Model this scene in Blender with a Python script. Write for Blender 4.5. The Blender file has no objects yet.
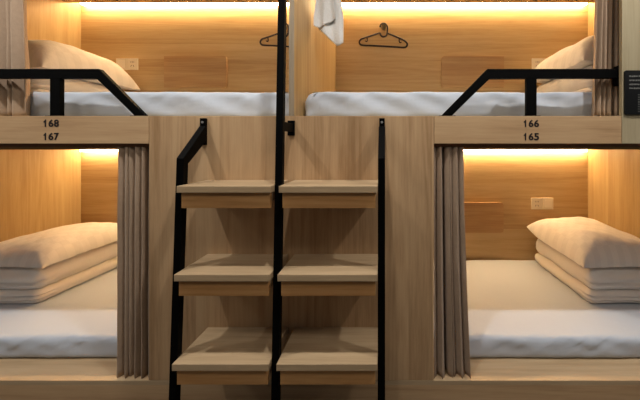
import bpy, bmesh, math, random
from mathutils import Vector, noise

random.seed(7)
scene = bpy.context.scene
COL = scene.collection
CX = -0.4156                      # centre line of the whole bunk front


def mx(x):                        # mirror about the centre line
    return 2 * CX - x


# ------------------------------------------------------------------ materials
def srgb(r, g, b):
    def f(c):
        c /= 255.0
        return c / 12.92 if c <= 0.04045 else ((c + 0.055) / 1.055) ** 2.4
    return (f(r), f(g), f(b), 1.0)


def new_mat(name):
    m = bpy.data.materials.new(name)
    m.use_nodes = True
    nt = m.node_tree
    nt.nodes.clear()
    out = nt.nodes.new('ShaderNodeOutputMaterial')
    b = nt.nodes.new('ShaderNodeBsdfPrincipled')
    nt.links.new(b.outputs[0], out.inputs[0])
    return m, nt, b


def mathn(nt, op, a, b=None, c=None):
    n = nt.nodes.new('ShaderNodeMath')
    n.operation = op
    for i, v in enumerate((a, b, c)):
        if v is None:
            continue
        if isinstance(v, (int, float)):
            n.inputs[i].default_value = v
        else:
            nt.links.new(v, n.inputs[i])
    return n.outputs[0]


def wood(name, grain, plank_axis, plank_w, c_dark, c_mid, c_light, tone=0.12, rough=0.48, bumpy=0.06):
    """grain: axis the fibres run along; plank_axis: axis the glued strips are counted along"""
    m, nt, b = new_mat(name)
    L = nt.links.new
    geo = nt.nodes.new('ShaderNodeNewGeometry')
    sep = nt.nodes.new('ShaderNodeSeparateXYZ')
    L(geo.outputs['Position'], sep.inputs[0])
    ax = {'X': sep.outputs[0], 'Y': sep.outputs[1], 'Z': sep.outputs[2]}
    pid = mathn(nt, 'FLOOR', mathn(nt, 'DIVIDE', ax[plank_axis], plank_w))
    wn = nt.nodes.new('ShaderNodeTexWhiteNoise')
    wn.noise_dimensions = '1D'
    L(pid, wn.inputs['W'])
    # offset each strip along the grain
    comb = nt.nodes.new('ShaderNodeCombineXYZ')
    for i, k in enumerate('XYZ'):
        s = 0.05 if k == grain else 1.0
        v = mathn(nt, 'MULTIPLY', ax[k], s)
        if k == grain:
            v = mathn(nt, 'ADD', v, mathn(nt, 'MULTIPLY', wn.outputs['Value'], 7.0))
        L(v, comb.inputs[i])

    def nz(scale, detail, rgh, dist=0.0):
        n = nt.nodes.new('ShaderNodeTexNoise')
        n.inputs['Scale'].default_value = scale
        n.inputs['Detail'].default_value = detail
        n.inputs['Roughness'].default_value = rgh
        n.inputs['Distortion'].default_value = dist
        L(comb.outputs[0], n.inputs['Vector'])
        return n.outputs[0]
    broad = nz(13.0, 3.0, 0.5, 0.5)
    fine = nz(120.0, 4.0, 0.65)
    # cathedral / growth ring lines
    ring = mathn(nt, 'SINE', mathn(nt, 'MULTIPLY', nz(5.0, 2.0, 0.45, 0.3), 75.0))
    val = mathn(nt, 'ADD', mathn(nt, 'MULTIPLY', broad, 0.45), mathn(nt, 'MULTIPLY', fine, 0.45))
    val = mathn(nt, 'ADD', val, mathn(nt, 'MULTIPLY', ring, 0.055))
    val = mathn(nt, 'ADD', val, mathn(nt, 'MULTIPLY', mathn(nt, 'SUBTRACT', wn.outputs['Value'], 0.5), tone * 2))
    ramp = nt.nodes.new('ShaderNodeValToRGB')
    e = ramp.color_ramp.elements
    e[0].position, e[0].color = 0.22, c_dark
    e[1].position, e[1].color = 0.72, c_light
    k = e.new(0.45)
    k.color = c_mid
    L(val, ramp.inputs[0])
    L(ramp.outputs[0], b.inputs['Base Color'])
    b.inputs['Roughness'].default_value = rough
    b.inputs['Specular IOR Level'].default_value = 0.3
    bump = nt.nodes.new('ShaderNodeBump')
    bump.inputs['Strength'].default_value = bumpy
    bump.inputs['Distance'].default_value = 0.002
    L(fine, bump.inputs['Height'])
    L(bump.outputs[0], b.inputs['Normal'])
    return m


W_D, W_M, W_L = srgb(162, 127, 90), srgb(191, 156, 117), srgb(207, 174, 134)
I_D, I_M, I_L = srgb(174, 141, 97), srgb(194, 165, 119), srgb(208, 183, 138)
M_front_v = wood('oak_front_vertical', 'Z', 'X', 0.105, W_D, W_M, W_L, 0.11)
M_front_h = wood('oak_front_horizontal', 'X', 'Z', 0.5, W_D, W_M, W_L, 0.06)
M_in_h = wood('oak_inside_horizontal', 'X', 'Z', 0.127, I_D, I_M, I_L, 0.10)
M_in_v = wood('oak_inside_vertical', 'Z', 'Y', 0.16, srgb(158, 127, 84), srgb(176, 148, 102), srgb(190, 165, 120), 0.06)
M_soffit = wood('oak_soffit', 'X', 'Y', 0.4, srgb(168, 139, 94), srgb(174, 145, 99), srgb(180, 151, 105), 0.02, 0.7, 0.0)
M_apron = wood('oak_apron', 'X', 'Z', 0.5, srgb(176, 126, 74), srgb(204, 152, 96), srgb(218, 172, 116), 0.04, 0.45)  # warm oak, colour lightened to make up for shade under the tread boards
M_end = wood('pale_oak_vertical', 'Z', 'X', 0.13, srgb(148, 132, 102), srgb(170, 156, 126), srgb(184, 170, 140), 0.05)
M_tread = wood('oak_tread', 'X', 'Y', 0.5, srgb(164, 138, 106), srgb(186, 160, 126), srgb(200, 176, 142), 0.04, 0.42)
M_table = wood('oak_flap', 'X', 'Z', 0.5, srgb(170, 131, 88), srgb(190, 154, 108), srgb(206, 174, 128), 0.05)
M_edge = wood('grey_edge_band', 'Z', 'X', 0.5, srgb(146, 130, 108), srgb(164, 147, 124), srgb(180, 164, 140), 0.03)


def plain(name, col, rough=0.6, metal=0.0, spec=0.4, var=0.0, scale=30.0, bump=0.0, bscale=60.0, sheen=0.0):
    m, nt, b = new_mat(name)
    L = nt.links.new
    tc = nt.nodes.new('ShaderNodeTexCoord')
    b.inputs['Base Color'].default_value = col
    b.inputs['Roughness'].default_value = rough
    b.inputs['Metallic'].default_value = metal
    b.inputs['Specular IOR Level'].default_value = spec
    if sheen:
        b.inputs['Sheen Weight'].default_value = sheen
    if var:
        n = nt.nodes.new('ShaderNodeTexNoise')
        n.inputs['Scale'].default_value = scale
        n.inputs['Detail'].default_value = 4
        L(tc.outputs['Object'], n.inputs['Vector'])
        mixn = nt.nodes.new('ShaderNodeMix')
        mixn.data_type = 'RGBA'
        mixn.inputs[6].default_value = tuple(c * (1 - var) for c in col[:3]) + (1,)
        mixn.inputs[7].default_value = tuple(min(1, c * (1 + var)) for c in col[:3]) + (1,)
        L(n.outputs[0], mixn.inputs[0])
        L(mixn.outputs[2], b.inputs['Base Color'])
    if bump:
        n = nt.nodes.new('ShaderNodeTexNoise')
        n.inputs['Scale'].default_value = bscale
        n.inputs['Detail'].default_value = 5
        L(tc.outputs['Object'], n.inputs['Vector'])
        bp = nt.nodes.new('ShaderNodeBump')
        bp.inputs['Strength'].default_value = bump
        bp.inputs['Distance'].default_value = 0.01
        L(n.outputs[0], bp.inputs['Height'])
        L(bp.outputs[0], b.inputs['Normal'])
    return m


def damask(name, col):
    """white cotton woven with faint squares"""
    m, nt, b = new_mat(name)
    L = nt.links.new
    tc = nt.nodes.new('ShaderNodeTexCoord')
    ch = nt.nodes.new('ShaderNodeTexChecker')
    ch.inputs['Scale'].default_value = 14.0
    ch.inputs['Color1'].default_value = col
    ch.inputs['Color2'].default_value = tuple(c * 0.94 for c in col[:3]) + (1,)
    L(tc.outputs['UV'], ch.inputs['Vector'])
    L(ch.outputs[0], b.inputs['Base Color'])
    b.inputs['Roughness'].default_value = 0.7
    b.inputs['Sheen Weight'].default_value = 0.1
    n = nt.nodes.new('ShaderNodeTexNoise')
    n.inputs['Scale'].default_value = 18
    n.inputs['Detail'].default_value = 5
    L(tc.outputs['Object'], n.inputs['Vector'])
    bp = nt.nodes.new('ShaderNodeBump')
    bp.inputs['Strength'].default_value = 0.25
    bp.inputs['Distance'].default_value = 0.02
    L(n.outputs[0], bp.inputs['Height'])
    L(bp.outputs[0], b.inputs['Normal'])
    return m


def emitter(name, col, strength):
    m = bpy.data.materials.new(name)
    m.use_nodes = True
    nt = m.node_tree
    nt.nodes.clear()
    out = nt.nodes.new('ShaderNodeOutputMaterial')
    e = nt.nodes.new('ShaderNodeEmission')
    e.inputs[0].default_value = col
    e.inputs[1].default_value = strength
    nt.links.new(e.outputs[0], out.inputs[0])
    return m


LED_COL = (1.0, 0.665, 0.335)
M_sheet = plain('white_cotton_sheet', srgb(194, 201, 212), 0.75, spec=0.2, bump=0.18, bscale=14, sheen=0.1)
M_quilt = plain('white_quilt_cotton', srgb(222, 216, 210), 0.8, spec=0.2, bump=0.3, bscale=24, sheen=0.1)
M_pillow = damask('white_damask_cotton', srgb(224, 218, 212))
M_curtain = plain('taupe_curtain_cloth', srgb(172, 148, 125), 0.85, spec=0.15, var=0.12, scale=60, bump=0.12, bscale=120, sheen=0.15)
M_steel = plain('black_painted_steel', srgb(4, 4, 4), 0.6, spec=0.06, var=0.2, scale=40)
M_track = plain('dark_track', srgb(130, 92, 60), 0.6, var=0.1)
M_alu = plain('aluminium_profile', srgb(190, 188, 184), 0.4, metal=0.8, var=0.05)
M_led_up = emitter('led_diffuser_upper', LED_COL + (1,), 57.0)
M_led_low = emitter('led_diffuser_lower', LED_COL + (1,), 53.0)
M_plastic = plain('ivory_plastic', srgb(222, 214, 196), 0.45, var=0.03)
M_plastic2 = plain('ivory_plastic_rocker', srgb(232, 226, 212), 0.35, var=0.03)
M_slot = plain('socket_slots', srgb(60, 50, 42), 0.6, var=0.05)
M_hanger = plain('dark_plastic_hanger', srgb(40, 26, 30), 0.4, var=0.1)
M_knob = plain('brushed_steel_knob', srgb(150, 140, 112), 0.35, metal=0.7, var=0.1)
M_towel = plain('white_waffle_towel', srgb(222, 220, 216), 0.9, spec=0.1, var=0.06, scale=110, bump=0.5, bscale=130, sheen=0.1)
M_digit = plain('dark_brown_numeral', srgb(34, 26, 26), 0.5, var=0.1)
M_sign = plain('black_acrylic', srgb(14, 14, 15), 0.35, var=0.1)
M_signtext = plain('grey_print', srgb(120, 120, 116), 0.6, var=0.05)
M_floor = plain('grey_floor', srgb(90, 82, 74), 0.5, var=0.1, scale=6)
M_ceil = plain('white_ceiling_paint', srgb(215, 212, 206), 0.9, var=0.02)


# ------------------------------------------------------------------ object helpers
def thing(name, label, cat, loc=(0, 0, 0), group=None):
    o = bpy.data.objects.new(name, None)
    o.empty_display_size = 0.05
    COL.objects.link(o)
    o.location = loc
    o['label'] = label
    o['category'] = cat
    if group:
        o['group'] = group
    return o


def tag(o, label, cat, group=None):
    o['label'] = label
    o['category'] = cat
    if group:
        o['group'] = group
    return o


def world_loc(o):
    v = Vector(o.location)
    while o.parent:
        o = o.parent
        v += Vector(o.location)
    return v


def obj(name, bm, mat, parent=None, origin=None, smooth=False, label=None):
    """world-space bmesh -> one mesh object; its origin goes to 'origin' (world)"""
    w = Vector(origin) if origin is not None else (world_loc(parent) if parent else Vector((0, 0, 0)))
    bmesh.ops.translate(bm, vec=-w, verts=bm.verts)
    bmesh.ops.recalc_face_normals(bm, faces=bm.faces)
    me = bpy.data.meshes.new(name)
    bm.to_mesh(me)
    bm.free()
    mats = mat if isinstance(mat, (list, tuple)) else [mat]
    for q in mats:
        me.materials.append(q)
    if smooth:
        for p in me.polygons:
            p.use_smooth = True
    o = bpy.data.objects.new(name, me)
    COL.objects.link(o)
    if parent:
        o.parent = parent
        o.location = w - world_loc(parent)
    else:
        o.location = w
    if label:
        o['label'] = label
    return o


def box(bm, x0, x1, y0, y1, z0, z1, bev=0.0):
    x0, x1 = min(x0, x1), max(x0, x1)
    r = bmesh.ops.create_cube(bm, size=1.0)
    vs = r['verts']
    for v in vs:
        v.co = Vector((x0 + (v.co.x + .5) * (x1 - x0), y0 + (v.co.y + .5) * (y1 - y0), z0 + (v.co.z + .5) * (z1 - z0)))
    if bev:
        es = list({e for v in vs for e in v.link_edges})
        bmesh.ops.bevel(bm, geom=es, offset=bev, segments=2, affect='EDGES', profile=0.5)
    return bm


def bx(*a, **k):
    return box(bmesh.new(), *a, **k)


def prism(outline, y0, y1, bev=0.0):
    """closed XZ outline extruded along y"""
    bm = bmesh.new()
    a = [bm.verts.new((x, y0, z)) for x, z in outline]
    b = [bm.verts.new((x, y1, z)) for x, z in outline]
    n = len(a)
    bm.faces.new(a)
    bm.faces.new(b[::-1])
    for i in range(n):
        bm.faces.new((a[i], b[i], b[(i + 1) % n], a[(i + 1) % n]))
    if bev:
        bmesh.ops.bevel(bm, geom=list(bm.edges), offset=bev, segments=2, affect='EDGES', profile=0.5)
    return bm


def prism_x(outline, x0, x1, bev=0.0):
    """closed YZ outline extruded along x"""
    bm = bmesh.new()
    a = [bm.verts.new((x0, y, z)) for y, z in outline]
    b = [bm.verts.new((x1, y, z)) for y, z in outline]
    n = len(a)
    bm.faces.new(a)
    bm.faces.new(b[::-1])
    for i in range(n):
        bm.faces.new((a[i], b[i], b[(i + 1) % n], a[(i + 1) % n]))
    if bev:
        bmesh.ops.bevel(bm, geom=list(bm.edges), offset=bev, segments=2, affect='EDGES', profile=0.5)
    return bm


def tube(bm, pts, r, closed=False, seg=8):
    pts = [Vector(p) for p in pts]
    n = len(pts)
    rings = []
    up = Vector((0, 1, 0))
    for i, p in enumerate(pts):
        a = pts[(i - 1) % n] if (closed or i > 0) else p
        b = pts[(i + 1) % n] if (closed or i < n - 1) else p
        t = (b - a).normalized()
        s = t.cross(up)
        s = s.normalized() if s.length > 1e-6 else Vector((1, 0, 0))
        u = s.cross(t).normalized()
        rings.append([bm.verts.new(p + r * (math.cos(q) * s + math.sin(q) * u))
                      for q in [2 * math.pi * k / seg for k in range(seg)]])
    last = n if closed else n - 1
    for i in range(last):
        A, B = rings[i], rings[(i + 1) % n]
        for k in range(seg):
            bm.faces.new((A[k], A[(k + 1) % seg], B[(k + 1) % seg], B[k]))
    if not closed:
        bm.faces.new(rings[0][::-1])
        bm.faces.new(rings[-1])
    return bm


def smooth_path(pts, closed=False, sub=5):
    """Catmull-Rom through the points"""
    P = [Vector(p) for p in pts]
    n = len(P)
    out = []
    for i in range(n if closed else n - 1):
        p0 = P[(i - 1) % n] if closed or i > 0 else P[i]
        p1, p2 = P[i], P[(i + 1) % n]
        p3 = P[(i + 2) % n] if closed or i + 2 < n else P[(i + 1) % n]
        for k in range(sub):
            t = k / sub
            out.append(0.5 * ((2 * p1) + (p2 - p0) * t + (2 * p0 - 5 * p1 + 4 * p2 - p3) * t * t
                              + (3 * p1 - p0 - 3 * p2 + p3) * t ** 3))
    if not closed:
        out.append(P[-1])
    return out


def structure(name, bm, mat, label=None):
    o = obj(name, bm, mat)
    o['kind'] = 'structure'
    if label:
        o['label'] = label
    return o


# ------------------------------------------------------------------ dimensions
YB = 1.193                 # face of the back panels
XR = 1.671                 # inner face of the far side panel of the right berths
PX = 0.218                 # edge of the middle front panel
ENDX = 1.053               # where the upper end panel begins
Z_LEDGE = 0.153
Z_BEAM0, Z_DECK = 1.206, 1.329
PART = 0.0115              # half thickness of the dividing panel

# ------------------------------------------------------------------ setting
structure('floor', bx(-4.6, 3.8, -3.2, 1.3, -0.06, 0.0), M_floor, 'grey corridor floor')
structure('ceiling', bx(-4.6, 3.8, -3.2, 1.3, 2.665, 2.72), M_ceil, 'white corridor ceiling')
structure('wall_front', bx(mx(PX) + .001, PX - .001, 0.0, 0.02, Z_LEDGE + .001, Z_DECK, bev=.0012), M_front_v,
          'middle wooden panel with vertical grain behind the steps')
structure('baseboard_front', bx(mx(XR + .06), XR + .06, 0.0, 0.02, 0.0, Z_LEDGE - .0205, bev=.001), M_front_h,
          'low wooden plinth along the bottom of the bunks')


# ------------------------------------------------------------------ berths
def berth(side, upper, label):
    f = (lambda x: x) if side > 0 else mx
    nm = 'sleeping_berth'
    zc = Z_DECK if upper else 0.0
    t = thing(nm, label, 'bunk', (f(0.63), 0.6, zc), 'built-in wooden sleeping berths')
    xi = CX + PART                      # inner face of the dividing panel (right berth)
    zt = 2.655 if upper else 1.285
    zb = Z_DECK if upper else Z_LEDGE
    obj('back_panel', bx(f(xi), f(XR), YB, YB + .018, zb + .001, zt), M_in_h, t)
    obj('side_panel', bx(f(XR), f(XR + .018), 0.03, YB + .018, zb + .001, zt), M_in_v, t)
    obj('side_panel', bx(f(CX + .0003), f(xi), 0.003 if upper else 0.022, YB + .018, zb + .001, zt), M_in_v, t)
    if upper:
        obj('platform', bx(f(CX + .0003), f(XR + .018), 0.021, YB + .018, Z_DECK - .02, Z_DECK), M_in_h, t)
        obj('front_beam', bx(f(PX + .001), f(ENDX - .001), 0.0, 0.02, Z_BEAM0, Z_DECK, bev=.0012), M_front_h, t)
        obj('end_panel', bx(f(ENDX + .001), f(XR + .06), 0.0, 0.02, Z_BEAM0, 2.655, bev=.0012), M_end, t, label='paler wooden end panel')
        obj('edge_strip', bx(f(CX + .0003), f(xi), 0.0, 0.003, Z_DECK + .001, 2.655), M_edge, t, label='grey edge strip')
        obj('header_panel', bx(f(CX + .0003), f(ENDX - .001), 0.004, 0.02, 2.27, 2.655), M_front_h, t)
        obj('ceiling_panel', bx(f(xi + .001), f(XR - .001), 0.022, 1.08, 2.32, 2.338), M_soffit, t)
        zl, dh = 2.368, .024
    else:
        obj('platform', bx(f(CX + .0003), f(XR + .018), 0.0, YB + .018, Z_LEDGE - .02, Z_LEDGE, bev=.001), M_tread, t)
        obj('ceiling_panel', bx(f(xi + .001), f(XR - .001), 0.12, 1.08, 1.178, 1.196), M_soffit, t)
        obj('curtain_track', bx(f(PX + .0012), f(XR - .002), 0.022, 0.05, 1.192, 1.206), M_track, t, label='dark curtain track')
        zl, dh = 1.166, .018
    ls = obj('light_strip', bx(f(xi + .01), f(XR - .01), YB - .048, YB - .0003, zl, zl + .012), M_alu, t, label='slim light strip')
    obj('diffuser', bx(f(xi + .03), f(XR - .03), YB - .039, YB - .001, zl - dh, zl), M_led_up if upper else M_led_low, ls,
        label='glowing warm diffuser')
    return t


berth(1, True, 'upper right sleeping berth with wooden walls, numbered 166')
berth(-1, True, 'upper left sleeping berth with wooden walls, numbered 168')
berth(1, False, 'lower right sleeping berth below the 165 numeral')
berth(-1, False, 'lower left sleeping berth below the 167 numeral')


# ------------------------------------------------------------------ mattresses
def rounded(hx, hy, hz, r, nx, ny, nz, deform):
    bm = bmesh.new()
    seen = {}

    def V(i, j, k):
        if (i, j, k) not in seen:
            def g(a, n, h):          # denser towards the ends
                s = 2 * a / n - 1
                return h * math.copysign(1 - (1 - abs(s)) ** 1.35, s)
            p = Vector((g(i, nx, hx), g(j, ny, hy), g(k, nz, hz)))
            q = Vector((max(-hx + r, min(hx - r, p.x)), max(-hy + r, min(hy - r, p.y)), max(-hz + r, min(hz - r, p.z))))
            d = p - q
            if d.length > 1e-9:
                p = q + d.normalized() * r
            seen[(i, j, k)] = bm.verts.new(deform(p))
        return seen[(i, j, k)]
    for i in range(nx):
        for j in range(ny):
            for k in (0, nz):
                bm.faces.new((V(i, j, k), V(i + 1, j, k), V(i + 1, j + 1, k), V(i, j + 1, k)))
    for i in range(nx):
        for k in range(nz):
            for j in (0, ny):
                bm.faces.new((V(i, j, k), V(i + 1, j, k), V(i + 1, j, k + 1), V(i, j, k + 1)))
    for j in range(ny):
        for k in range(nz):
            for i in (0, nx):
                bm.faces.new((V(i, j, k), V(i, j + 1, k), V(i, j + 1, k + 1), V(i, j, k + 1)))
    return bm


def mattress(side, upper, label):
    f = (lambda x: x) if side > 0 else mx
    z0 = Z_DECK if upper else Z_LEDGE
    h = 0.132 if upper else 0.108
    x0, x1 = CX + PART + .006, XR - .006
    y0, y1 = 0.138, YB - .004
    cx, cy, cz = (f(x0) + f(x1)) / 2, (y0 + y1) / 2, z0 + h / 2
    hx, hy, hz = (x1 - x0) / 2, (y1 - y0) / 2, h / 2

    def dfm(p):
        w = p + Vector((cx, cy, cz))
        up = (p.z + hz) / (2 * hz)
        n1 = noise.noise(Vector((w.x * 5.0, w.y * 5.0, w.z * 9 + 3)))
        # soft diagonal drag folds on the front drop
        diag = noise.noise(Vector(((w.x * 1.0 + w.z * 2.2) * (6.5 if upper else 8.0), w.y * 2, w.z * 2 + side)))
        d2 = abs(noise.noise(Vector(((w.x * .8 - w.z * 1.5) * 14.0, w.y * 4, side * 3.3))))
        q = p.copy()
        q.z += up * (0.003 * n1)
        if up > .5:
            q.z += 0.007 * (1 - (abs(p.x) / hx) ** 4) * (1 - (abs(p.y) / hy) ** 3)
        if p.y < -hy + .05:
            q.y += (0.018 if upper else .007) * diag * (0.3 + up) - .012 * max(0, .16 - d2) / .16 * (.3 + up) * .5 - 0.003
        if p.z > -hz + 0.002 and abs(p.x) > hx - .04:
            q.x -= math.copysign((0.045 if upper else .02) * up * (0.8 + n1), p.x)
        q.z = max(q.z, -hz)
        return q + Vector((cx, cy, cz))
    bm = rounded(hx, hy, hz, 0.026, 120, 48, 10, dfm)
    o = obj('mattress', bm, M_sheet, None, (cx, cy, z0), smooth=True)
    return tag(o, label, 'mattress', 'white mattresses in the berths')


mattress(1, True, 'white-sheeted mattress in the upper right berth numbered 166')
mattress(-1, True, 'white-sheeted mattress in the upper left berth numbered 168')
mattress(1, False, 'white-sheeted mattress in the lower right berth numbered 165')
mattress(-1, False, 'white-sheeted mattress in the lower left berth numbered 167')


# ------------------------------------------------------------------ quilts and pillows
def quilt(side, z0, zs, label, seed):
    f = (lambda x: x) if side > 0 else mx
    x0, x1, y0, y1 = 1.185, 1.650, 0.425, 1.13
    cx, cy = (f(x0) + f(x1)) / 2, (y0 + y1) / 2
    bm = bmesh.new()

    def slab(za, zb, grow, creases, sd):
        hx, hy, hz = (x1 - x0) / 2 + grow, (y1 - y0) / 2 + grow, (zb - za) / 2
        zc = (za + zb) / 2

        def dfm(p):
            q = p.copy()
            n = noise.noise(Vector((p.x * 6 + sd, p.y * 6, p.z * 12)))
            n2 = noise.noise(Vector((p.x * 16 + sd, p.y * 16, p.z * 30)))
            ring = max(abs(p.x) / hx, abs(p.y) / hy)
            edge = max(0.0, (ring - .8) / .2)
            s = 1.0
            wig = 0.006 * noise.noise(Vector((p.x * 5 + sd, p.y * 5, 0)))
            for cz, dep, wd in creases:
                s -= dep * math.exp(-((p.z - cz * hz + wig) / wd) ** 2) * edge * max(0, min(1, (-p.y / hy - .6) * 3))
            q.x *= s
            q.y *= s
            q.z += 0.007 * n * (0.4 + .6 * (1 - edge)) + 0.002 * n2
            q.z -= 0.012 * edge * max(0, p.z / hz)
            q.x += 0.007 * n * edge
            q.y += 0.005 * n2 * edge
            q.z = max(q.z, -hz)
            return q + Vector((cx, cy, zc))
        b2 = rounded(hx, hy, hz, min(hz * .97, .058), 36, 44, 18, dfm)
        me = bpy.data.meshes.new('tmp')
        b2.to_mesh(me)
        b2.free()
        bm.from_mesh(me)
        bpy.data.meshes.remove(me)
    h1, h2 = 0.084 * zs, 0.130 * zs
    slab(z0, z0 + h1, 0.0, [(0.1, 0.05, .006), (-.5, .03, .004)], seed)
    slab(z0 + h1 - .010, z0 + h1 + h2, -0.004, [(-0.25, 0.05, .007)], seed + 9)
    # roll of the fold: joins the two layers on the wall side into one quilt
    o = obj('quilt', bm, M_quilt, None, (cx, cy, z0), smooth=True)
    return tag(o, label, 'quilt', 'folded white quilts'), z0 + h1 + h2


def pillow(side, z0, T, label, seed, lift=0.05, slump=0.0):
    f = (lambda x: x) if side > 0 else mx
    x0, x1, y0, y1 = 1.145, 1.658, 0.415, 1.15
    cx, cy = (f(x0) + f(x1)) / 2, (y0 + y1) / 2
    hx, hy = (x1 - x0) / 2, (y1 - y0) / 2
    bm = bmesh.new()
    uvl = bm.loops.layers.uv.new('UVMap')
    N = 56

    def P(i, j, top):
        u, v = 2 * i / N - 1, 2 * j / N - 1
        u = math.copysign(1 - (1 - abs(u)) ** 1.5, u)
        v = math.copysign(1 - (1 - abs(v)) ** 1.5, v)
        pinch = 1 - 0.055 * (1 - v * v) * abs(u) ** 3
        pinch2 = 1 - 0.045 * (1 - u * u) * abs(v) ** 3
        x, y = u * hx * pinch, v * hy * pinch2
        e = (max(0, 1 - abs(u) ** 3.6) * max(0, 1 - abs(v) ** 4.0)) ** 0.5
        w = noise.noise(Vector((x * 5 + seed, y * 5, 1.0)))
        w2 = noise.noise(Vector((x * 13 + seed, y * 11, 4.0)))
        # gather wrinkles running in from the seam
        ed = max(abs(u), abs(v))
        w3 = noise.noise(Vector((x * 26 + seed, y * 26, 2.0))) * max(0, ed - .55)
        corner = (max(0, -u * 1.0) ** 3) * (max(0, v) ** 3)
        base = 0.012 + lift * corner - slump * max(0, -u) ** 2
        if top:
            z = base + T * e * (1 + .10 * w) + 0.008 * w2 * e + 0.010 * w3
        else:
            z = base - 0.012 * e
        sx = 1 if side > 0 else -1
        return Vector((cx + sx * x, cy + y, z0 + z)), (u * .5 + .5, v * .5 + .5)
    for top in (True, False):
        grid = [[None] * (N + 1) for _ in range(N + 1)]
        for i in range(N + 1):
            for j in range(N + 1):
                co, uv = P(i, j, top)
                grid[i][j] = (bm.verts.new(co), uv)
        for i in range(N):
            for j in range(N):
                q = [grid[i][j], grid[i + 1][j], grid[i + 1][j + 1], grid[i][j + 1]]
                fc = bm.faces.new([c[0] for c in q])
                for lp, c in zip(fc.loops, q):
                    lp[uvl].uv = c[1]
    bmesh.ops.remove_doubles(bm, verts=bm.verts, dist=0.0004)
    o = obj('pillow', bm, M_pillow, None, (cx, cy, z0), smooth=True)
    return tag(o, label, 'pillow', 'white pillows on the quilts')


ZL = Z_LEDGE + .108 + .006
ZU = Z_DECK + .132 + .004
_, zq = quilt(1, ZL, 1.0, 'folded white quilt under the pillow in the lower right berth', 3)
pillow(1, zq - .002, 0.165, 'white chequered pillow on the folded quilt in the lower right berth', 3)
_, zq = quilt(-1, ZL, 1.0, 'folded white quilt under the pillow in the lower left berth', 17)
pillow(-1, zq - .002, 0.125, 'white pillow on the folded quilt in the lower left berth', 21)
_, zq = quilt(1, ZU, 1.0, 'folded white quilt under the pillow in the upper right berth', 31)
pillow(1, zq - .002, 0.20, 'white pillow behind the guard rail of upper right berth 166', 37)
_, zq = quilt(-1, ZU, 0.82, 'folded white quilt under the pillow in the upper left berth', 43)
pillow(-1, zq - .002, 0.215, 'white pillow behind the guard rail of upper left berth 168', 47, lift=-0.012)


# ------------------------------------------------------------------ curtains
def curtain(top, bot, z0, z1, y, amp, folds, seed, label, flare=0.35, power=.65, start=math.pi, pleats=(), deep=.13):
    rnd = random.Random(seed)
    ph = [rnd.uniform(-.5, .5) for _ in range(folds * 2 + 3)]
    am = [rnd.uniform(.65, 1.1) for _ in range(folds * 2 + 3)]
    bm = bmesh.new()
    nx, nz = folds * 22, 40
    g = []
    for k in range(nz + 1):
        tz = k / nz
        z = z0 + (z1 - z0) * tz
        sp = (1 - tz)
        e = sp ** 1.5
        row = []
        for i in range(nx + 1):
            s = i / nx
            xa = top[0] + (top[1] - top[0]) * s
            xb = bot[0] + (bot[1] - bot[0]) * s
            c = (s + .06 * math.sin(s * 7 + seed) * (1 - s) * 2 * s) * folds
            ci = int(c)
            fr = c - ci
            p = ph[ci] * (1 - fr) + ph[ci + 1] * fr
            A = am[ci] * (1 - fr) + am[ci + 1] * fr
            a = start + 2 * math.pi * c + p * (.6 + .5 * sp) + .25 * noise.noise(Vector((s * 4, z * 2.2, seed)))
            yy = y - amp * A * (.8 + flare * sp) * (2 * abs(math.sin(a / 2)) ** power - 1)
            xx = xa * (1 - e) + xb * e + .10 * abs(top[1] - top[0]) / folds * math.sin(a) * (1 + .5 * math.sin(3 * s + seed))
            yy += .004 * noise.noise(Vector((s * 9, z * 5, seed + 3)))
            for s0, wd in pleats:
                yy += (deep - yy) * math.exp(-((s - s0) / wd) ** 4)
            hem = .006 * math.sin(a) if k == 0 else 0
            row.append(bm.verts.new((xx, yy, z + hem)))
        g.append(row)
    for k in range(nz):
        for i in range(nx):
            bm.faces.new((g[k][i], g[k][i + 1], g[k + 1][i + 1], g[k + 1][i]))
    o = obj('curtain', bm, M_curtain, None, ((bot[0] + bot[1]) / 2, y, z0), smooth=True)
    s = o.modifiers.new('cloth', 'SOLIDIFY')
    s.thickness = .0025
    s.offset = 0
    return tag(o, label, 'curtain', 'taupe curtains drawn aside')


curtain((PX + .0015, .352), (PX + .0015, .384), Z_LEDGE + .002, 1.191, .030, .020, 4, 1,
        'taupe curtain gathered beside the 165 berth opening at lower right', pleats=((.36, .028), (.56, .018)), deep=.10)
curtain((mx(PX) - .152, mx(PX) - .0015), (mx(PX) - .152, mx(PX) - .0015), Z_LEDGE + .002, 1.191, .030, .019, 4, 2,
        'taupe curtain gathered beside the 167 berth opening at lower left', pleats=((.30, .022), (.8, .025)), deep=.09)
curtain((.998, 1.110), (.972, 1.108), Z_DECK + .007, 2.30, .090, .022, 5, 3,
        'taupe curtain gathered at the right end of upper berth 166', pleats=((.45, .02), (.74, .03)))
curtain((-1.905, -1.700), (-1.890, -1.680), Z_DECK + .007, 2.30, .096, .034, 3, 4,
        'taupe curtain gathered at the left end of upper berth 168', pleats=((.66, .045),))


# ------------------------------------------------------------------ ladder with six treads
def rail_y(z):                       # front face of the uprights leans out a little towards the foot
    return -.226 + .050 * z


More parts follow.
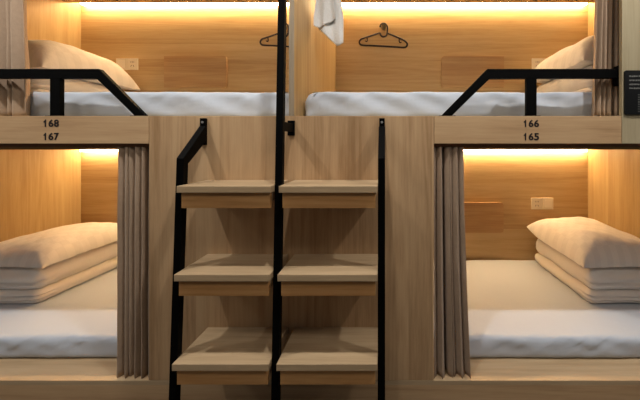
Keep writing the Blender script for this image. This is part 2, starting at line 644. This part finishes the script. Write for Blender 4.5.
ladder = thing('bunk_ladder', 'wooden double step ladder with black steel uprights before the middle panel', 'ladder',
               (CX, -.12, 0))
RW = .028
for xc in (-.8015, -.0135):
    # upright, then the bend back to the panel
    zb = 1.148
    fo = [(rail_y(0), 0.0), (rail_y(zb), zb), (-.016, 1.283), (-.016, 1.215), (rail_y(zb) + .028, zb - .022), (rail_y(0) + .028, 0.0)]
    up = obj('upright', prism_x(fo, xc - RW / 2, xc + RW / 2, bev=.0015), M_steel, ladder)
    obj('wall_plate', bx(xc - .012, xc + .012, -.0165, -.0002, 1.20, 1.318, bev=.001), M_steel, up)
    bm = bmesh.new()
    for zz in (1.30,):
        bmesh.ops.create_cone(bm, cap_ends=True, segments=12, radius1=.005, radius2=.005, depth=.004)
        bmesh.ops.rotate(bm, cent=(0, 0, 0), matrix=__import__('mathutils').Matrix.Rotation(math.pi / 2, 3, 'X'), verts=bm.verts)
        bmesh.ops.translate(bm, vec=(xc, -.0175, zz), verts=bm.verts)
    obj('screw', bm, M_alu, up, label='small bright screw head')
zt = 2.663
fo = [(rail_y(0), 0.0), (rail_y(zt), zt), (rail_y(zt) + .028, zt), (rail_y(0) + .028, 0.0)]
up = obj('upright', prism_x(fo, CX - RW / 2, CX + RW / 2, bev=.0015), M_steel, ladder)
obj('wall_plate', bx(CX - .0155, CX + .0155, -.008, -.0002, 1.242, 1.308, bev=.001), M_steel, up)
obj('bracket_arm', bx(CX - .010, CX + .010, -.130, -.0075, 1.258, 1.294, bev=.001), M_steel, up)
for (xa, xb) in ((-.787, -.4300), (-.4012, -.028)):
    for zt, yf in ((1.045, -.212), (.717, -.227), (.391, -.238)):
        tr = obj('tread', bx(xa, xb, yf, -.0006, zt - .026, zt, bev=.002), M_tread, ladder)
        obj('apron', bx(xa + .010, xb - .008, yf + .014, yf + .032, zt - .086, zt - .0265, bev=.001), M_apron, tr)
        obj('cleat', bx(xa + .010, xa + .03, yf + .033, -.001, zt - .062, zt - .0265), M_tread, tr)
        obj('cleat', bx(xb - .028, xb - .008, yf + .033, -.001, zt - .062, zt - .0265), M_tread, tr)


# ------------------------------------------------------------------ guard rails
def guard(side, label):
    f = (lambda x: x) if side > 0 else mx
    y0, y1 = .026, .050
    t = thing('guard_rail', label, 'guard rail', (f(.66), .038, Z_DECK), 'black guard rails of the upper berths')
    out = [(1.066, 1.545), (.464, 1.545), (.256, Z_DECK + .004), (.304, Z_DECK + .004), (.475, 1.503), (1.066, 1.503)]
    bar = obj('rail_bar', prism([(f(x), z) for x, z in out], y0, y1, bev=.002), M_steel, t)
    obj('post', bx(f(.642), f(.688), y0 + .001, y1 - .001, Z_DECK + .004, 1.504, bev=.002), M_steel, t)
    obj('base_plate', bx(f(.628), f(.702), y0 - .006, y1 + .008, Z_DECK, Z_DECK + .004), M_steel, t)
    obj('base_plate', bx(f(.245), f(.318), y0 - .006, y1 + .008, Z_DECK, Z_DECK + .004), M_steel, t)
    obj('end_plate', bx(f(1.055), f(1.080), .0205, y1 + .006, 1.470, 1.560, bev=.001), M_steel, t)
    return t


guard(1, 'black steel guard rail of upper right berth 166')
guard(-1, 'black steel guard rail of upper left berth 168')


# ------------------------------------------------------------------ numerals
def glyph(ch):
    """flat outline mesh of one digit in the XZ plane, scaled to a fixed height"""
    if ch == '1':
        bm = prism([(.35, 0), (.62, 0), (.62, 1), (.42, 1), (.34, .86), (.12, .74), (.12, .56), (.35, .64)], -.5, .5)
        me = bpy.data.meshes.new('glyph')
        bm.to_mesh(me)
        bm.free()
        return [Vector((v.co.x * .66, v.co.y, v.co.z)) for v in me.vertices], [list(p.vertices) for p in me.polygons]
    cu = bpy.data.curves.new('glyph', 'FONT')
    cu.body = ch
    cu.size = 1.0
    cu.extrude = .02
    cu.offset = .03
    tmp = bpy.data.objects.new('tmp', cu)
    COL.objects.link(tmp)
    dg = bpy.context.evaluated_depsgraph_get()
    me = bpy.data.meshes.new_from_object(tmp.evaluated_get(dg))
    bpy.data.objects.remove(tmp)
    bpy.data.curves.remove(cu)
    xs = [v.co.x for v in me.vertices]
    ys = [v.co.y for v in me.vertices]
    h = max(ys) - min(ys)
    vv = [Vector(((v.co.x - (min(xs) + max(xs)) / 2) / (max(xs) - min(xs)) * .66 + .33,
                  -math.copysign(.5, v.co.z), (v.co.y - min(ys)) / h)) for v in me.vertices]
    return vv, [list(p.vertices) for p in me.polygons]


def numeral(text, xc, zc, label):
    H, T = .0325, .0016
    V, F = [], []
    for k, ch in enumerate(text):
        vv, ff = glyph(ch)
        b = len(V)
        V += [Vector(((k - 1) * .0243 + (v.x - .33) * H, v.y * T, (v.z - .5) * H)) for v in vv]
        F += [[b + q for q in fc] for fc in ff]
    me = bpy.data.meshes.new('berth_number')
    me.from_pydata(V, [], F)
    me.materials.append(M_digit)
    o = bpy.data.objects.new('berth_number', me)
    COL.objects.link(o)
    o.location = (xc, -.0005, zc)
    return tag(o, label, 'number', 'dark numerals on the beams')


numeral('168', -1.484, 1.297, 'dark numeral 168 on the left beam, above 167')
numeral('167', -1.484, 1.238, 'dark numeral 167 on the left beam, below 168')
numeral('166', .649, 1.296, 'dark numeral 166 on the right beam, above 165')
numeral('165', .649, 1.237, 'dark numeral 165 on the right beam, below 166')


# ------------------------------------------------------------------ sockets, flaps, hooks, hangers
def socket(x, z, flip, label):
    t = thing('wall_socket', label, 'socket', (x, YB, z), 'ivory double wall sockets')
    y1 = YB - .0003
    for k in (-1, 1):
        c = x + k * .0455
        pl = obj('faceplate', bx(c - .0445, c + .0445, y1 - .008, y1, z - .047, z + .047, bev=.002), M_plastic, t)
        if k == flip:
            bm = bmesh.new()
            for dx, dz, rz, w, h in ((0, .017, 0, .003, .010), (-.012, .017, 0, .003, .010), (.012, .017, 0, .003, .010)):
                box(bm, c + dx - w / 2, c + dx + w / 2, y1 - .0092, y1 - .0075, z + dz - h / 2, z + dz + h / 2)
            obj('three_pin_slots', bm, M_slot, pl, label='dark plug slots')
            bm = bmesh.new()
            for dx in (-.010, .010):
                a = .5 * (1 if dx > 0 else -1)
                pts = [(-.0016, -.007), (.0016, -.007), (.0016, .007), (-.0016, .007)]
                q = prism([(c + dx + px * math.cos(a) - pz * math.sin(a), z - .016 + px * math.sin(a) + pz * math.cos(a))
                           for px, pz in pts], y1 - .0092, y1 - .0075)
                me = bpy.data.meshes.new('tmp')
                q.to_mesh(me)
                q.free()
                bm.from_mesh(me)
                bpy.data.meshes.remove(me)
            obj('two_pin_slots', bm, M_slot, pl, label='dark plug slots')
        else:
            obj('rocker', bx(c - .030, c + .030, y1 - .0105, y1 - .0075, z - .032, z + .032, bev=.001), M_plastic2, pl)
    return t


def bz(py):                      # height of a row on the back panels
    return 1.2 + (145 - py) / 121.5


def bxx(px):
    return (px - 385) / 121.5


socket(bxx(542), bz(203.5), -1, 'ivory double socket on the back wall of the lower right berth')
socket(bxx(127.6), bz(64.3), 1, 'ivory double socket on the back wall of the upper left berth')
socket(bxx(542.5), bz(64.3), -1, 'ivory double socket half hidden by the upper right pillow')


def flap(x0, x1, z0, z1, round_left, label):
    t = thing('wall_flap', label, 'fold-down table', ((x0 + x1) / 2, YB, z0), 'wooden flaps on the back walls')
    r = .022
    o = []
    def arc(cx_, cz_, a0, a1):
        for k in range(6):
            a = math.radians(a0 + (a1 - a0) * k / 5)
            o.append((cx_ + r * math.cos(a), cz_ + r * math.sin(a)))
    if round_left:
        arc(x0 + r, z0 + r, 180, 270)
        o.append((x1, z0)); o.append((x1, z1))
        arc(x0 + r, z1 - r, 90, 180)
    else:
        o.append((x0, z1)); o.append((x0, z0))
        arc(x1 - r, z0 + r, 270, 360)
        arc(x1 - r, z1 - r, 0, 90)
    obj('leaf', prism(o, YB - .024, YB - .006), M_table, t)
    for s in (.2, .8):
        xx = x0 + (x1 - x0) * s
        obj('hinge', bx(xx - .03, xx + .03, YB - .006, YB - .0002, z0 + .01, z0 + .05), M_alu, t)
    return t


flap(bxx(166), bxx(228), bz(88), bz(57), False, 'folded-up wooden flap on the back wall of the upper left berth')
flap(bxx(441), bxx(503), bz(88), bz(57), True, 'folded-up wooden flap on the back wall of the upper right berth')
flap(bxx(440), bxx(502.5), bz(232), bz(202), False, 'folded-up wooden flap beside the curtain in the lower right berth')


def hook(x, z, label):
    t = thing('wall_hook', label, 'hook', (x, YB, z), 'round hooks on the back walls')
    for nm, r, ya, yb in (('rosette', .021, YB - .006, YB - .0003), ('peg', .009, YB - .030, YB - .006), ('knob', .016, YB - .038, YB - .030)):
        bm = bmesh.new()
        bmesh.ops.create_cone(bm, cap_ends=True, segments=24, radius1=r, radius2=r, depth=yb - ya)
        bmesh.ops.rotate(bm, cent=(0, 0, 0), matrix=__import__('mathutils').Matrix.Rotation(math.pi / 2, 3, 'X'), verts=bm.verts)
        bmesh.ops.translate(bm, vec=(x, (ya + yb) / 2, z), verts=bm.verts)
        bmesh.ops.bevel(bm, geom=[e for e in bm.edges if len(e.link_faces) == 2 and e.calc_face_angle() > 1], offset=.001, segments=2, affect='EDGES')
        obj(nm, bm, M_knob, t, smooth=False)
    return t


def hanger(xc, label):
    yh = YB - .019
    k = 1 / 8.886 / 122.8

    def q(x, y, dy=0.0):         # sketch units -> metres, origin at the hook centre
        return Vector((xc + (x - 300) * k, yh + dy, HZ - (y - 96) * k))
    t = thing('clothes_hanger', label, 'hanger', (xc, yh, HZ), 'black hangers on the back walls')
    frame = [q(*p) for p in ((334, 160), (400, 185), (455, 208), (490, 228), (510, 252), (503, 276), (480, 286), (400, 281), (300, 275),
                             (200, 269), (120, 266), (93, 258), (84, 236), (98, 212), (130, 200), (190, 180), (245, 161), (265, 157),
                             (272, 172), (284, 185), (300, 190), (318, 184), (328, 172))]
    obj('frame', tube(bmesh.new(), smooth_path(frame, True, 4), .0075, True), M_hanger, t, smooth=True)
    hk = [q(*p) for p in ((272, 104), (268, 92), (280, 76), (300, 70), (322, 78), (333, 100), (333, 130), (331, 160))]
    obj('hook', tube(bmesh.new(), smooth_path(hk, False, 4), .0065), M_hanger, t, smooth=True)
    for pts in (((150, 194), (154, 215), (150, 232), (136, 226)), ((440, 204), (438, 225), (444, 242), (458, 238))):
        obj('strap_hook', tube(bmesh.new(), smooth_path([q(*p) for p in pts], False, 4), .0045), M_hanger, t, smooth=True)
    return t


HX, HZ = (383.7 - 385) / 122.8, 1.2 + (145 - 25.8) / 122.8
HXL = mx(HX)
hook(HX, HZ - .004, 'round steel hook holding the hanger in the upper right berth')
hook(HXL, HZ - .004, 'round steel hook behind the middle ladder post in the upper left berth')
hanger(HX, 'black plastic clothes hanger on the back wall of the upper right berth')
hanger(HXL, 'black plastic clothes hanger half hidden by the middle ladder post')


# ------------------------------------------------------------------ towel on the dividing panel
def towel():
    y0 = .33
    s = 185.0
    X = lambda px: (px - 385) / 182.0
    Zp = lambda py: 1.2 + (145 - py) / 182.0
    bm = bmesh.new()

    def layer(xl, xr, bottom, yoff, ph):
        nx, nz = 40, 36
        g = []
        for k in range(nz + 1):
            row = []
            for i in range(nx + 1):
                u = i / nx
                zb = Zp(bottom(u))
                zt = 2.10
                tz = k / nz
                z = zb + (zt - zb) * tz
                gat = .6 + .4 * min(1, (zt - z) / .2)
                xm = X((xl + xr) / 2)
                xx = xm + (X(xl + (xr - xl) * u) - xm) * gat
                yy = y0 + yoff + .010 * math.sin(u * 11 + ph + z * 3) * gat + .010 * noise.noise(Vector((u * 5, z * 8, ph)))
                row.append((xx, yy, z))
            g.append(row)
        vs = [[bm.verts.new(c) for c in r] for r in g]
        vb = [[bm.verts.new((c[0], c[1] + .006, c[2])) for c in r] for r in g]
        for k in range(nz):
            for i in range(nx):
                bm.faces.new((vs[k][i], vs[k][i + 1], vs[k + 1][i + 1], vs[k + 1][i]))
                bm.faces.new((vb[k][i], vb[k + 1][i], vb[k + 1][i + 1], vb[k][i + 1]))
        for k in range(nz):
            for i in (0, nx):
                bm.faces.new((vs[k][i], vs[k + 1][i], vb[k + 1][i], vb[k][i]))
        for i in range(nx):
            for k in (0, nz):
                bm.faces.new((vs[k][i], vb[k][i], vb[k][i + 1], vs[k][i + 1]))

    def b_front(u):
        return 27 + 4 * u if u < .3 else (28.2 - 12 * (u - .3))

    def b_back(u):
        return 26 + 26 * u if u < .75 else 45.5 - 22 * max(0, u - .88)
    layer(314.5, 336, b_front, -.014, 0)
    layer(316, 343.5, b_back, 0.0, 2.0)
    o = obj('towel', bm, M_towel, None, (X(328), y0, 1.75), smooth=True)
    tag(o, 'white towel hanging on the side wall at the left of upper right berth', 'towel')
    loop = [Vector((CX + PART + .001, y0 - .02, 2.135)), Vector((CX + PART + .03, y0 - .01, 2.135)), Vector((X(328), y0 - .005, 2.115)), Vector((X(330), y0, 2.09))]
    obj('hanging_loop', tube(bmesh.new(), smooth_path(loop, False, 5), .004), M_towel, o, smooth=True)


towel()

# ------------------------------------------------------------------ notice sign
sg = thing('notice_sign', 'black notice sign with small grey print on the right end panel', 'sign', (1.21, 0, 1.43))
obj('board', prism([(1.066, 1.335), (1.385, 1.335), (1.391, 1.341), (1.391, 1.524), (1.385, 1.530), (1.066, 1.530),
                    (1.060, 1.524), (1.060, 1.341)], -.008, -.0003), M_sign, sg)
bm = bmesh.new()
rnd = random.Random(5)


def printed_line(x0, x1, zc, h):
    x = x0
    while x < x1:
        w = rnd.uniform(.003, .008)
        box(bm, x, min(x + w, x1), -.0086, -.0078, zc - h * rnd.uniform(.3, .5), zc + h * rnd.uniform(.3, .5))
        x += w + rnd.uniform(.0015, .003)


for i, z in enumerate((1.504, 1.486, 1.468, 1.451)):
    printed_line(1.080, 1.37 if i != 3 else 1.25, z, .0075)
obj('heading_text', bm, M_signtext, sg, label='four lines of grey print')
bm = bmesh.new()
for i in range(8):
    printed_line(1.118, 1.37, 1.422 - i * .0105, .0035)
obj('small_text', bm, M_signtext, sg, label='rows of small grey print')

# ------------------------------------------------------------------ lights
for x in (-2.64, -1.4, -.13, 1.12, 2.36):
    ld = bpy.data.lights.new('ceiling_spot', 'SPOT')
    ld.energy = 49
    ld.color = (1.0, 0.97, 0.92)
    ld.spot_size = math.radians(112)
    ld.spot_blend = .7
    ld.shadow_soft_size = .03
    o = bpy.data.objects.new('ceiling_spot', ld)
    COL.objects.link(o)
    o.location = (x, -.57, 2.62)
    o.rotation_euler = (math.radians(12), 0, 0)

for x in (-2.64, -1.4, -.13, 1.12, 2.36):  # unseen soft fill lights, added to brighten the fronts and aprons
    ld = bpy.data.lights.new('front_fill', 'POINT')
    ld.energy = 8.5
    ld.color = (1.0, 0.93, 0.84)
    ld.shadow_soft_size = .18
    o = bpy.data.objects.new('front_fill', ld)
    COL.objects.link(o)
    o.location = (x, -1.5, 2.45)

w = bpy.data.worlds.new('world')
scene.world = w
w.use_nodes = True
w.node_tree.nodes['Background'].inputs[0].default_value = (0.92, 0.96, 1.0, 1)
w.node_tree.nodes['Background'].inputs[1].default_value = 0.06

# ------------------------------------------------------------------ camera
cam = bpy.data.cameras.new('camera')
cam.sensor_fit = 'HORIZONTAL'
cam.sensor_width = 36.0
cam.lens = 315.0 / 640 * 36.0
cam.shift_x = -65.0 / 640
cam.shift_y = -55.0 / 640
cam.clip_start = .02
co = bpy.data.objects.new('camera', cam)
COL.objects.link(co)
co.location = (0, -1.4, 1.2)
co.rotation_euler = (math.pi / 2, 0, 0)
scene.camera = co

vs = scene.view_settings
vs.view_transform = 'Standard'
vs.look = 'None'
vs.exposure = 0.0
vs.gamma = 1.0
vs.use_curve_mapping = False
scene.cycles.use_denoising = True
scene.cycles.max_bounces = 8
scene.cycles.diffuse_bounces = 5
